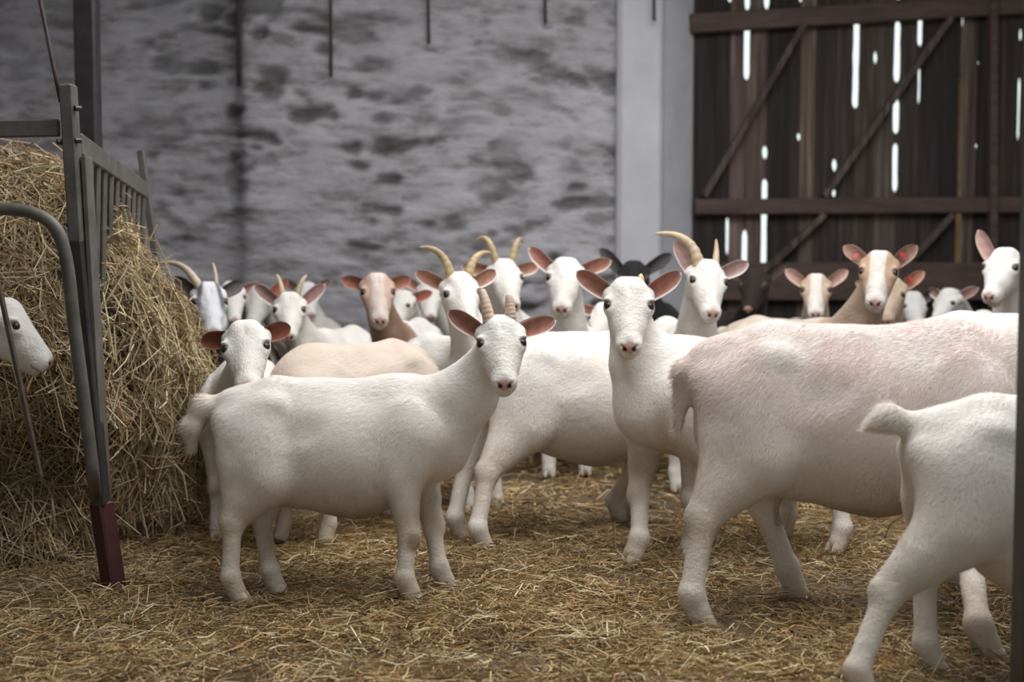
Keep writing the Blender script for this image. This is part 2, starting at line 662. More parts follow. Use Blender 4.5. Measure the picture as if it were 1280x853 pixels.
STRAW = np.array([(0.50, 0.34, 0.155), (0.62, 0.47, 0.26), (0.38, 0.235, 0.095), (0.17, 0.105, 0.045), (0.74, 0.62, 0.40), (0.24, 0.17, 0.065), (0.42, 0.235, 0.09)])
STRAW_P = np.array([0.20, 0.14, 0.19, 0.20, 0.07, 0.12, 0.08])


def straw_colors(n, rs, gain=1.0, pal=STRAW, pr=STRAW_P):
    c = pal[rs.choice(len(pal), n, p=pr)]
    return np.clip(c * gain * rs.uniform(0.75, 1.2, (n, 1)), 0, 1)


def build_litter(name, n, yr, lab, seed, wmul=1.0, ln=(0.05, 0.17)):
    rs = np.random.RandomState(seed)
    u = rs.uniform(0, 1, n)
    y = yr[0] + (yr[1] - yr[0]) * u
    half = y * 0.40 + 0.25
    x = rs.uniform(-1, 1, n) * half
    # clumping
    den = vnoise(np.stack([x * 3, y * 3, x * 0], -1), 8)
    keep = rs.uniform(-1.1, 0.6, n) < den
    x, y = x[keep], y[keep]
    n = len(x)
    z = floor_h(x, y) + np.abs(rs.normal(0, 0.016, n)) + 0.003 + 0.020 * np.clip(den[keep], 0, 1)
    ang = rs.uniform(0, 2 * math.pi, n)
    el = rs.normal(0.04, 0.13, n)
    far = rs.uniform(0, 1, n) < 0.025
    el[far] = rs.uniform(0.3, 1.1, far.sum())
    d = np.stack([np.cos(ang) * np.cos(el), np.sin(ang) * np.cos(el), np.sin(el)], -1)
    L = rs.uniform(ln[0], ln[1], n) * rs.choice([0.45, 0.8, 1.2], n, p=[0.45, 0.35, 0.2])
    W = rs.uniform(0.0018, 0.0062, n) * wmul
    base = np.stack([x, y, z], -1) - d * L[:, None] * 0.5
    base[:, 2] = np.maximum(base[:, 2], -0.004)
    # darker, damper straw in patches
    wet = vnoise(np.stack([x * 1.3 + 40, y * 1.3, x * 0], -1), 9)
    c = straw_colors(n, rs) * (1 - 0.30 * np.clip(wet, 0, 1))[:, None]
    o = strands(name, base, d, L, W, c, M['straw'], bend=0.22, seed=seed)
    return tag(o, lab, 'straw', kind='stuff')


build_litter('straw_bedding', 120000, (3.0, 6.2), 'loose golden straw strewn over the barn floor', 1)
build_litter('straw_bedding', 45000, (6.1, 10.6), 'loose straw on the floor far back under the herd', 2, 1.5)


# ------------------------------------------------------------------ signed distance modelling
class SDF:
    def __init__(self, xs, ys, zs):
        self.xs, self.ys, self.zs = xs, ys, zs
        self.F = np.full((len(xs), len(ys), len(zs)), 0.25, np.float32)

    def _sl(self, lo, hi):
        out = []
        for a, l, h in zip((self.xs, self.ys, self.zs), lo, hi):
            i0, i1 = np.searchsorted(a, l), np.searchsorted(a, h)
            out.append((max(i0, 0), min(i1, len(a))))
        return out

    def _pts(self, sl):
        (a, b), (c, d), (e, f) = sl
        return (self.xs[a:b, None, None], self.ys[None, c:d, None], self.zs[None, None, e:f])

    def _merge(self, sl, D, k, sub=False):
        (a, b), (c, d), (e, f) = sl
        cur = self.F[a:b, c:d, e:f]
        if sub:
            h = np.clip(k - np.abs(cur + D), 0, None) / k
            self.F[a:b, c:d, e:f] = np.maximum(cur, -D) + h * h * k * 0.25
        else:
            h = np.clip(k - np.abs(cur - D), 0, None) / k
            self.F[a:b, c:d, e:f] = np.minimum(cur, D) - h * h * k * 0.25

    def ell(self, c, r, k=0.03, R=None, sub=False):
        c = np.array(c, float)
        r = np.array(r, float)
        m = r.max() + k * 1.2 + 0.01
        sl = self._sl(c - m, c + m)
        if any(x[1] <= x[0] for x in sl): return
        X, Y, Z = self._pts(sl)
        X, Y, Z = X - c[0], Y - c[1], Z - c[2]
        if R is not None:
            X, Y, Z = (R[0][0] * X + R[1][0] * Y + R[2][0] * Z, R[0][1] * X + R[1][1] * Y + R[2][1] * Z, R[0][2] * X + R[1][2] * Y + R[2][2] * Z)
        k0 = np.sqrt((X / r[0]) ** 2 + (Y / r[1]) ** 2 + (Z / r[2]) ** 2) + 1e-6
        k1 = np.sqrt((X / r[0] ** 2) ** 2 + (Y / r[1] ** 2) ** 2 + (Z / r[2] ** 2) ** 2) + 1e-6
        D = (k0 * (k0 - 1) / k1).astype(np.float32)
        self._merge(sl, D, k, sub)

    def cap(self, a, b, ra, rb, k=0.03, ys=1.0, sub=False):
        a = np.array(a, float)
        b = np.array(b, float)
        m = max(ra, rb) + k * 1.2 + 0.01
        sl = self._sl(np.minimum(a, b) - m, np.maximum(a, b) + m)
        if any(x[1] <= x[0] for x in sl): return
        X, Y, Z = self._pts(sl)
        d = b - a
        L2 = (d ** 2).sum() + 1e-9
        X, Y, Z = X - a[0], Y - a[1], Z - a[2]
        t = np.clip((X * d[0] + Y * d[1] + Z * d[2]) / L2, 0, 1)
        D = np.sqrt((X - t * d[0]) ** 2 + ((Y - t * d[1]) / ys) ** 2 + (Z - t * d[2]) ** 2) - (ra + (rb - ra) * t)
        self._merge(sl, (D * min(1, ys ** 0.5)).astype(np.float32), k, sub)

    def mesh(self, smooth=2):
        F = self.F
        xs, ys, zs = self.xs, self.ys, self.zs
        S = F < 0
        c = np.zeros(tuple(n - 1 for n in F.shape), np.int8)
        for dx in (0, 1):
            for dy in (0, 1):
                for dz in (0, 1):
                    c += S[dx:F.shape[0] - 1 + dx, dy:F.shape[1] - 1 + dy, dz:F.shape[2] - 1 + dz]
        mask = (c > 0) & (c < 8)
        I, J, K = np.nonzero(mask)
        idx = np.full(c.shape, -1, np.int32)
        idx[I, J, K] = np.arange(len(I))
        acc = np.zeros((len(I), 3))
        cnt = np.zeros(len(I))
        off = [(0, 0, 0), (1, 0, 0), (0, 1, 0), (1, 1, 0), (0, 0, 1), (1, 0, 1), (0, 1, 1), (1, 1, 1)]
        val = [F[I + o[0], J + o[1], K + o[2]] for o in off]
        pos = [np.stack([xs[I + o[0]], ys[J + o[1]], zs[K + o[2]]], -1) for o in off]
        for a in range(8):
            for b in range(a + 1, 8):
                if sum(abs(off[a][i] - off[b][i]) for i in range(3)) != 1: continue
                va, vb = val[a], val[b]
                cr = (va < 0) != (vb < 0)
                t = np.where(cr, va / np.where(cr, va - vb, 1), 0)
                acc += np.where(cr[:, None], pos[a] + (pos[b] - pos[a]) * t[:, None], 0)
                cnt += cr
        V = acc / cnt[:, None]
        quads = []
        n = F.shape
        # x edges
        A, B = S[:-1, 1:-1, 1:-1], S[1:, 1:-1, 1:-1]
        i, j, k = np.nonzero(A != B)
        fl = A[i, j, k]
        j += 1; k += 1
        q = np.stack([idx[i, j - 1, k - 1], idx[i, j, k - 1], idx[i, j, k], idx[i, j - 1, k]], -1)
        quads.append(np.where(fl[:, None], q, q[:, ::-1]))
        A, B = S[1:-1, :-1, 1:-1], S[1:-1, 1:, 1:-1]
        i, j, k = np.nonzero(A != B)
        fl = A[i, j, k]
        i += 1; k += 1
        q = np.stack([idx[i - 1, j, k - 1], idx[i - 1, j, k], idx[i, j, k], idx[i, j, k - 1]], -1)
        quads.append(np.where(fl[:, None], q, q[:, ::-1]))
        A, B = S[1:-1, 1:-1, :-1], S[1:-1, 1:-1, 1:]
        i, j, k = np.nonzero(A != B)
        fl = A[i, j, k]
        i += 1; j += 1
        q = np.stack([idx[i - 1, j - 1, k], idx[i, j - 1, k], idx[i, j, k], idx[i - 1, j, k]], -1)
        quads.append(np.where(fl[:, None], q, q[:, ::-1]))
        Q = np.concatenate(quads)
        Q = Q[(Q >= 0).all(1)]
        e0 = Q.ravel()
        e1 = np.roll(Q, -1, axis=1).ravel()
        a = np.concatenate([e0, e1])
        b = np.concatenate([e1, e0])
        deg = np.bincount(a, minlength=len(V)).astype(float)
        for _ in range(smooth):
            s = np.stack([np.bincount(a, weights=V[b, i], minlength=len(V)) for i in range(3)], -1)
            V = V * 0.45 + 0.55 * s / np.maximum(deg, 1)[:, None]
        return V, Q


def axis(lo, hi, st, flo, fhi, fst):
    flo, fhi = max(lo, flo), min(hi, fhi)
    parts = []
    if flo > lo: parts.append(np.arange(lo, flo, st))
    parts.append(np.arange(flo, fhi, fst))
    if hi > fhi: parts.append(np.arange(fhi, hi, st))
    a = np.unique(np.concatenate(parts))
    keep = np.concatenate([[True], np.diff(a) > fst * 0.4])
    return a[keep]


def smoothstep(a, b, x):
    t = np.clip((x - a) / (b - a), 0, 1)
    return t * t * (3 - 2 * t)


# ------------------------------------------------------------------ the goat
WHITE = (0.80, 0.765, 0.735)
PINK_IN = (0.38, 0.165, 0.125)


def bez(p0, p1, p2, t):
    return p0 * (1 - t) ** 2 + p1 * 2 * t * (1 - t) + p2 * t * t


def make_goat(label, root, heading, scale, head=None, hpx=None, yaw=0.0, pitch=40, roll=0.0, feet=None,
              detail=1, ears=((20, 0), (20, 0)), ear_len=0.125, ear_in=PINK_IN, ear_out=None, horns=None, horn_col=None,
              coat=WHITE, face=None, blaze=None, neck_col=None, stripes=False, tail='hang', dirt_shade=0.5, tags=(), beard=False, blunt=.12, fur=0,
              neck_bulge=0.0, pinkish=0.0, legs_down=True, wattle=False, udder=False, body_patch=None, belly=0.0, hscale=1.10, no_hind_hooves=False):
    """root: ground point under the rump; heading in degrees; hpx=(px,py,Y) of the point between the eyes"""
    s = scale
    th = math.radians(heading)
    ch, sh = math.cos(th), math.sin(th)
    root = Vector((root[0], root[1], 0))

    def to_local(w):
        d = Vector(w) - root
        return np.array([(d.x * ch + d.y * sh) / s, (-d.x * sh + d.y * ch) / s, d.z / s])

    def dir_local(v):
        return np.array([v[0] * ch + v[1] * sh, -v[0] * sh + v[1] * ch, v[2]])
    Hw = P(*hpx) if hpx is not None else Vector(head)
    H = to_local(Hw)
    base_yaw = math.atan2(-Hw.y, -Hw.x) if hpx is not None or True else 0
    yw = base_yaw + math.radians(yaw)
    Fv = np.array([math.cos(yw), math.sin(yw), 0])
    Sv = np.array([-math.sin(yw), math.cos(yw), 0])
    Uv = np.array([0, 0, 1.0])
    rr = math.radians(roll)
    Sv, Uv = Sv * math.cos(rr) + Uv * math.sin(rr), Uv * math.cos(rr) - Sv * math.sin(rr)
    pt = math.radians(pitch)
    HX = Fv * math.cos(pt) - Uv * math.sin(pt)
    HZ = Fv * math.sin(pt) + Uv * math.cos(pt)
    F_, S_, U_ = dir_local(Fv), dir_local(Sv), dir_local(Uv)
    hx, hy, hz = dir_local(HX), dir_local(Sv), dir_local(HZ)
    R = np.stack([hx, hy, hz], 1)      # columns
    hs = hscale

    def hp(x, y, z):
        x = x * .88 if x > 0 else x
        return H + R @ (np.array([x, y, z]) * hs)

    # leg joints ---------------------------------------------------
    if feet is None: feet = {}
    ft = {'fl': (0.66, 0.085), 'fr': (0.72, -0.085), 'hl': (0.06, 0.09), 'hr': (0.13, -0.09)}
    lift = {k: 0.0 for k in ft}
    for k, v in feet.items():
        if len(v) >= 2 and abs(v[0]) > 3:      # pixel
            g = to_local(G(v[0], v[1]))
            ft[k] = (g[0], g[1])
        else:
            ft[k] = v[:2]
        if len(v) == 3: lift[k] = v[2]
    # grid ----------------------------------------------------------
    st, fs = {0: (0.016, 0.0075), 1: (0.011, 0.0055), 2: (0.0085, 0.0042)}[detail]
    mg = 0.17 * hs
    lo = np.array([min(-0.16, H[0] - .28, min(f[0] for f in ft.values()) - .1), min(-0.24, H[1] - .26, min(f[1] for f in ft.values()) - .08), -0.03])
    hi = np.array([max(0.92, H[0] + .28, max(f[0] for f in ft.values()) + .1), max(0.24, H[1] + .26, max(f[1] for f in ft.values()) + .08), max(0.85, H[2] + .26)])
    g = SDF(axis(lo[0], hi[0], st, H[0] - mg, H[0] + mg, fs), axis(lo[1], hi[1], st, H[1] - mg, H[1] + mg, fs),
            axis(lo[2], hi[2], st, H[2] - mg, H[2] + mg * 0.9, fs))
    # trunk
    g.ell((.13, 0, .585), (.145, .105, .125), .05)
    g.ell((.32, 0, .525 - belly * .3), (.21, .150, .190 + belly * .4), .07)
    g.ell((.47, 0, .500 - belly * .4), (.22, .162, .200 + belly * .5), .07)
    g.ell((.63, 0, .545), (.17, .132, .185), .07)
    g.ell((.745, 0, .53), (.115, .095, .135), .07)
    g.ell((.655, 0, .665), (.13, .060, .075), .06)
    g.cap((.06, 0, .655), (.20, 0, .685), .045, .05, .05)
    g.cap((.20, 0, .685), (.66, 0, .685), .045, .045, .06)
    for y in (1, -1):
        g.ell((.185, y * .085, .66), (.05, .03, .03), .05)        # hip bone
        g.ell((.03, y * .055, .60), (.035, .03, .035), .04)       # pin bone
        g.ell((.66, y * .105, .535), (.085, .035, .14), .05)      # shoulder
        g.ell((.28, y * .165, .60), (.07, .022, .05), .05, sub=True)   # flank hollow
    # legs
    for key in ('fl', 'fr'):
        y = 1 if key == 'fl' else -1
        fx, fy = ft[key]
        L = lift[key]
        sh_ = np.array([.70, y * .095, .55])
        el = np.array([.645 + (fx - .68) * .35, y * .098, .41])
        f0 = np.array([fx, fy, L])
        kn = f0 + (el - f0) * .50 + np.array([.014, 0, 0])
        kn[2] = L + (.41 - L) * .52 + .0
        fe = np.array([fx - .006, fy, L + .085])
        g.cap(sh_, el, .084, .070, .05, ys=.8)
        g.cap(el, kn + [0, 0, .03], .068, .038, .02, ys=.9)
        g.ell(kn + [.005, 0, 0], (.040, .036, .042), .016)
        g.cap(kn, fe, .031, .0275, .014)
        g.ell(fe, (.031, .030, .027), .018)
        g.ell(fe + [-.018, 0, -.008], (.011, .016, .012), .014)
        g.cap(fe, (fx + .016, fy, L + .032), .030, .034, .015)
        ft[key] = (fx, fy, L)
    for key in ('hl', 'hr'):
        y = 1 if key == 'hl' else -1
        fx, fy = ft[key]
        L = lift[key]
        hip = np.array([.13, y * .065, .54])
        sti = np.array([.205 + (fx - .08) * .35, y * .100, .415])
        f0 = np.array([fx, fy, L])
        hk = f0 + (sti - f0) * .55
        hk = np.array([hk[0] - .074, hk[1], L + .255])
        fe = np.array([fx - .004, fy, L + .085])
        g.ell(hip + [0.0, y * .015, -.045], (.112, .062, .15), .05)
        g.cap(hip, sti, .10, .085, .05, ys=.75)
        g.cap(sti + [-.02, 0, -.02], hk, .084, .030, .025, ys=.75)
        g.cap(np.array([.075, y * .085, .45]), hk + [-.008, 0, .02], .055, .022, .045, ys=.8)
        g.ell(hk, (.040, .032, .044), .020)
        g.ell(hk + [-.024, 0, .020], (.018, .016, .024), .014)
        g.cap(hk, fe, .032, .0285, .014)
        g.ell(fe, (.0315, .031, .027), .018)
        g.ell(fe + [-.018, 0, -.008], (.011, .016, .012), .014)
        g.cap(fe, (fx + .016, fy, L + .032), .028, .033, .015)
        ft[key] = (fx, fy, L)
    # tail
    if tail == 'hang':
        g.cap((.03, 0, .655), (-.045, 0, .645), .030, .030, .03)
        g.cap((-.045, 0, .645), (-.085, 0, .575), .030, .030, .03, ys=1.2)
        g.cap((-.085, 0, .575), (-.088, 0, .49), .028, .010, .03, ys=1.3)
    elif tail == 'down':
        g.cap((.02, 0, .65), (-.02, 0, .62), .028, .028, .03)
        g.cap((-.02, 0, .62), (-.035, 0, .47), .028, .010, .02, ys=1.2)
    else:
        g.cap((.03, 0, .66), (-.05, 0, .685), .030, .032, .03)
        g.cap((-.05, 0, .685), (-.10, 0, .665), .030, .012, .03, ys=1.3)
    # neck: smooth curve from the withers/chest to the back of the skull
    n2 = hp(-.085, 0, -.035)
    back = hp(-.20, 0, -.13) if pitch < 30 else n2 + (-U_ * .13 - F_ * .045) * hs
    n0 = np.array([.70, 0, .59])
    c1 = np.array([.80, 0, .70]) if H[2] > .6 else np.array([.86, 0, .58])
    ctrl = (c1 * .35 + back * .65)
    T = np.linspace(0, 1, 9)
    pts = [bez(n0, ctrl, n2, t) for t in T]
    rad = np.interp(T, [0, .25, .55, .85, 1], [.122, .094, .066, .052, .048])
    for i in range(8):
        g.cap(pts[i], pts[i + 1], rad[i], rad[i + 1], .035, ys=.86 if i < 3 else 1.0)
    # throat to brisket
    th_ = bez(np.array([.80, 0, .50]), (np.array([.86, 0, .58]) * .5 + (back + hp(.02, 0, -.1)) * .25), hp(-.045, 0, -.085), .5)
    g.cap((.775, 0, .50), th_, .078, .044, .06)
    g.cap(th_, hp(-.05, 0, -.070), .044, .034, .05)
    # skull
    def E(c, r, k=.02, sub=False):
        g.ell(hp(*c), np.array(r) * hs, k * hs, R=R, sub=sub)

    def Cc(a, b, ra, rb, k=.02):
        g.cap(hp(*a), hp(*b), ra * hs, rb * hs, k * hs)
    E((-.062, 0, -.010), (.064, .060, .060), .03)
    E((-.036, 0, .016), (.056, .060, .044), .03)
    if detail >= 1:
        E((-.045, 0, .070), (.045, .0035, .012), .012, sub=True)
    for y in (1, -1):
        E((-.060, y * .020, .040), (.030, .024, .022), .02)
        E((-.002, y * .054, .009), (.033, .0225, .025), .026)
        E((-.030, y * .032, -.050), (.058, .024, .040), .03)
        E((.040, y * .028, -.036), (.055, .020, .024), .03)
    E((.03, 0, -.010), (.068, .050, .036), .03)
    Cc((.02, 0, -.010), (.125, 0, -.022), .043, .031, .03)
    Cc((.0, 0, .016), (.132, 0, -.002), .027, .020, .02)
    E((.137, 0, -.022), (.034, .0365, .029), .02)
    for y in (1, -1):
        E((.150, y * .016, -.012), (.020, .018, .018), .010)
        E((.140, y * .020, -.036), (.028, .016, .016), .012)
    Cc((-.05, 0, -.072), (.115, 0, -.058), .036, .023, .025)
    E((.136, 0, -.060), (.024, .026, .018), .010)
    if detail >= 1:
        for y in (1, -1):
            E((.172, y * .0125, -.012), (.008, .0055, .0075), .003, sub=True)
            E((.166, y * .020, -.004), (.006, .006, .0035), .003, sub=True)
            E((.007, y * .0690, .0295), (.0145, .0105, .0090), .004, sub=True)
            E((-.010, y * .0650, .0330), (.010, .013, .0075), .008)
        E((.162, 0, -.0465), (.024, .034, .0026), .004, sub=True)
        E((.176, 0, -.030), (.008, .0016, .012), .003, sub=True)
    for y in (1, -1):    # ear roots
        E((-.060, y * .058, .002), (.024, .020, .022), .02)
    if beard:
        Cc((.105, 0, -.070), (.118, 0, -.115), .007, .003, .01)
    if wattle:
        for y in (1, -1):
            a = hp(-.05, y * .035, -.10)
            g.cap(a, a - U_ * .055, .008, .012, .015)
    if udder:
        g.ell((.245, 0, .355), (.075, .070, .055), .05)
        g.ell((.40, -.055, .315), (.06, .02, .022), .03)
    V, Q = g.mesh(2)
    # --- colours ------------------------------------------------------------
    Lh = (V - H) @ R / hs            # head frame
    Lh[:, 0] = np.where(Lh[:, 0] > 0, Lh[:, 0] / .88, Lh[:, 0])
    dist_h = np.linalg.norm(V - H, axis=1)
    C = np.tile(np.array(coat, float), (len(V), 1))

    def put(mask, col):
        nonlocal C
        m = np.clip(mask, 0, 1)[:, None]
        C = C * (1 - m) + np.array(col) * m
    nz = fbm(V * 9, 3, 3)
    nz2 = fbm(V * 30, 7, 2)
    if body_patch is not None:
        for (cx, cy, cz, r, col) in body_patch:
            d = np.sqrt((V[:, 0] - cx) ** 2 + (V[:, 1] - cy) ** 2 * .3 + (V[:, 2] - cz) ** 2)
            put(smoothstep(r, r * .75, d + .03 * nz), col)
    if pinkish:
        put(np.clip(pinkish * smoothstep(.30, .62, V[:, 2]) * (0.55 + .4 * nz) * (V[:, 0] < .95), 0, 1), (0.62, 0.47, 0.44))
    # creamy staining plus painted-in shade under the belly, on the legs and the neck underside
    put(np.clip(.15 + dirt_shade * .75, 0, .85) * smoothstep(.52, .28, V[:, 2] + .04 * nz) * (.80 + .35 * nz), (.45, .35, .24))
    put(np.clip(dirt_shade * 1.1 * smoothstep(.36 - belly * .5, .27 - belly * .7, V[:, 2] + .03 * nz) * (V[:, 0] > .22) * (V[:, 0] < .58) * (V[:, 2] > .20) * (np.abs(V[:, 1]) < .15), 0, .85), (.30, .21, .09))
    put(np.clip(dirt_shade * .5 * smoothstep(.10, .02, V[:, 2] + .02 * nz2), 0, 1), (.38, .29, .17))
    put(np.clip(dirt_shade * .45 * smoothstep(.05, -.04, V[:, 0] + .02 * nz) * (V[:, 2] > .4), 0, 1), (.60, .50, .36))
    nearhead = smoothstep(.26 * hs, .20 * hs, dist_h)
    if neck_col is not None:
        # everything forward of the shoulders that is not head
        pn = np.array(pts)
        dn = np.min(np.linalg.norm(V[:, None, :] - pn[None, 2:, :], axis=2), axis=1)
        put(smoothstep(.17, .12, dn + .02 * nz), neck_col)
    if face is not None:
        inhead = smoothstep(-.11, -.07, Lh[:, 0]) * (dist_h < .26 * hs) * smoothstep(-.10, -.07, Lh[:, 2])
        put(inhead, face)
        if blaze is not None:
            w = .024 + .016 * smoothstep(.02, .12, Lh[:, 0]) + .02 * smoothstep(.10, .15, Lh[:, 0])
            bl = smoothstep(w + .010, w, np.abs(Lh[:, 1]) + .004 * nz) * inhead * (Lh[:, 2] > -.03)
            put(bl, blaze)
            put(smoothstep(.10, .13, Lh[:, 0]) * inhead, blaze)
    if stripes:
        st_ = .85 * smoothstep(.018, .004, np.abs(np.abs(Lh[:, 1]) - .044 + .10 * np.clip(-Lh[:, 0], 0, .1) + .006 * nz)) * (Lh[:, 0] > -.10) * smoothstep(.075, .02, Lh[:, 0]) * (Lh[:, 2] > -.04) * (dist_h < .2 * hs)
        put(st_, (.06, .06, .075))
    # nose, lips, nostrils, eye rims
    near = (dist_h < .21 * hs) & (np.abs(Lh[:, 1]) < .085) & (Lh[:, 2] > -.085)
    npad = smoothstep(.0235, .018, np.sqrt((Lh[:, 1] / 1.10) ** 2 + ((Lh[:, 2] + .010) / .95) ** 2) + .35 * np.abs(Lh[:, 1]) * (Lh[:, 2] < -.012)) * smoothstep(.140, .147, Lh[:, 0]) * near
    npad *= 1.0 - 0.0 * nz
    put(npad * .85, (.60, .36, .31))
    for y in (1, -1):
        ns = smoothstep(.0085, .005, np.sqrt((Lh[:, 1] - y * .0130) ** 2 + ((Lh[:, 2] + .012) * .9) ** 2)) * (Lh[:, 0] > .148) * near
        put(ns, (.13, .05, .045))
        er = smoothstep(.022, .014, np.sqrt((Lh[:, 0] - .006) ** 2 + ((Lh[:, 2] - .030) * 1.1) ** 2 + (Lh[:, 1] - y * .069) ** 2)) * near
        put(er * .8, (.13, .085, .07))
    lip = smoothstep(.005, .002, np.abs(Lh[:, 2] + .0455)) * (Lh[:, 0] > .125) * near
    put(lip * .7, (.30, .17, .14))
    put(smoothstep(-.050, -.058, Lh[:, 2]) * smoothstep(.09, .12, Lh[:, 0]) * near * .3, (.45, .30, .24))
    # dirty knees
    for key in ('fl', 'fr'):
        fx, fy, L = ft[key]
        d = np.linalg.norm(V - np.array([fx + .035, fy, L + .20]), axis=1)
        put(smoothstep(.042, .022, d + .008 * nz2) * dirt_shade * .9, (.30, .21, .11))
    goat = empty('goat', root, th)
    tag(goat, label, 'goat', group='goats of the herd')
    if not fur:
        C = C * .92
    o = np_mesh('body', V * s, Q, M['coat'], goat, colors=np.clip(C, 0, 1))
    if fur:
        rs = np.random.RandomState(int(abs(root.x) * 1000) % 9999)
        A, B, C_, D = (V[Q[:, i]] for i in range(4))
        nrm = np.cross(C_ - A, D - B)
        area = np.linalg.norm(nrm, axis=1) / 2 + 1e-12
        nrm /= (2 * area)[:, None]
        cen = (A + B + C_ + D) / 4
        dh = np.linalg.norm(cen - H, axis=1)
        w = area * (cen[:, 2] > .03) * np.where(dh < .22 * hs, .5, 1.0)
        lr = (cen - H) @ R / hs
        w = w * ~((dh < .22 * hs) & (lr[:, 0] > .10)) * ~((dh < .22 * hs) & (np.linalg.norm(np.abs(lr) - [.007, .069, .030], axis=1) < .021))
        f = rs.choice(len(w), fur, p=w / w.sum())
        u, v = rs.uniform(0, 1, (2, fur, 1))
        bp = A[f] * (1 - u) * (1 - v) + B[f] * u * (1 - v) + C_[f] * u * v + D[f] * (1 - u) * v
        nn = nrm[f]
        flow = np.tile(np.array([-.75, 0, -.65]), (fur, 1))
        flow[:, 2] -= 1.2 * smoothstep(.45, .30, bp[:, 2])
        inhd = dh[f] < .22 * hs
        flow[inhd] = -hx * 1.0 + hz * 0 + hy * (np.sign(lr[f][inhd][:, 1:2]) * .25)
        sw = fbm(bp * 7, 91, 2)[:, None]
        flow = flow + np.cross(nn, flow) * sw * .8 + rs.normal(0, .16, (fur, 3))
        flow -= nn * (flow * nn).sum(1, keepdims=True)
        flow /= np.linalg.norm(flow, axis=1, keepdims=True) + 1e-9
        tailm = (bp[:, 0] < -.02) & (bp[:, 2] > .4)
        L = rs.uniform(.010, .020, fur) * (1 - .55 * smoothstep(.34, .26, bp[:, 2])) * np.where(inhd, .55, 1.0) * np.where(tailm, 2.0, 1.0)
        tip = bp + (flow + nn * (.22 + .14 * np.abs(sw))) * L[:, None]
        wv = np.cross(flow, nn) * (.0008 * np.where(inhd, .7, 1.0))[:, None]
        fv = np.stack([bp - nn * .001 - wv, bp - nn * .001 + wv, tip], 1).reshape(-1, 3)
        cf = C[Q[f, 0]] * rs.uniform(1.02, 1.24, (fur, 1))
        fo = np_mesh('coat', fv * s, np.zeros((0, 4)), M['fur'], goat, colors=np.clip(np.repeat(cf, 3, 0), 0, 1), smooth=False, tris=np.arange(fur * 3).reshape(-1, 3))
        fo['kind'] = 'stuff'
        fo['label'] = 'short soft hair'
    # --- hooves
    if detail >= 1 and legs_down:
        for key, (fx, fy, L) in ft.items():
            if no_hind_hooves and key[0] == 'h': continue
            mb = MB()
            for y in (1, -1):
                base = Vector((fx + .020, fy + y * .0165, L))
                ring = []
                for (z, rx_, ry_, ox_) in ((0.0, .033, .0158, .010), (.014, .032, .0158, .007), (.030, .028, .0155, .002), (.040, .022, .013, -.002), (.044, .012, .008, -.004)):
                    b0 = len(mb.v)
                    for k in range(12):
                        a = 2 * math.pi * k / 12
                        xx = math.cos(a) * rx_ + ox_
                        yy = math.sin(a) * ry_ * (1.0 - .35 * max(0, math.cos(a)))
                        mb.v.append(tuple((base + Vector((xx, yy, z))) * s))
                    ring.append(b0)
                for r0, r1 in zip(ring, ring[1:]):
                    for k in range(12):
                        k2 = (k + 1) % 12
                        mb.q.append((r0 + k, r0 + k2, r1 + k2, r1 + k))
                for r0, fl in ((ring[0], True), (ring[-1], False)):
                    c = len(mb.v)
                    mb.v.append(tuple(np.mean([mb.v[r0 + k] for k in range(12)], axis=0)))
                    for k in range(12):
                        tr = (r0 + k, r0 + (k + 1) % 12, c)
                        mb.t.append(tr[::-1] if fl else tr)
            mb.build('hoof', M['hoof'], goat, smooth=True)
    # --- eyes
    for y in (1, -1):
        c = hp(.006, y * .0605, .0205) * s
        mb = MB()
        r = .0142 * hs * s
        nr, nsg = 8, 14
        pts_, rr_ = [], []
        for i in range(nr + 1):
            a = math.pi * i / nr
            pts_.append(Vector(c) + Vector(hy) * (-math.cos(a) * r))
            rr_.append(max(1e-4, math.sin(a) * r))
        mb.tube(pts_, rr_, nsg)
        mb.build('eye', M['eye'], goat, smooth=True)
    # --- ears
    eo = np.array(ear_out if ear_out is not None else (face if face is not None else coat))
    for idx_, y in ((0, 1), (1, -1)):
        e = ears[idx_]
        if e is None: continue
        elev, sweep = math.radians(e[0]), math.radians(e[1])
        # length direction: sideways, raised and swept back; opening looks forward
        side = S_ * y
        D = side * math.cos(elev) + U_ * math.sin(elev)
        D = D * math.cos(sweep) - F_ * math.sin(sweep)
        Nn = F_ * math.cos(sweep) + (side * math.cos(elev) + U_ * math.sin(elev)) * math.sin(sweep)
        if len(e) > 2:   # twist of the opening about the ear's length
            tw = math.radians(e[2]) * y
            W0 = np.cross(D, Nn)
            Nn = Nn * math.cos(tw) + W0 * math.sin(tw)
        Wd = np.cross(D, Nn)
        base = hp(-.062, y * .055, .004)
        Lr = ear_len * hs
        Wm = .0275 * hs
        nu, nv = 18, 13
        top, bot, ci, co_ = [], [], [], []
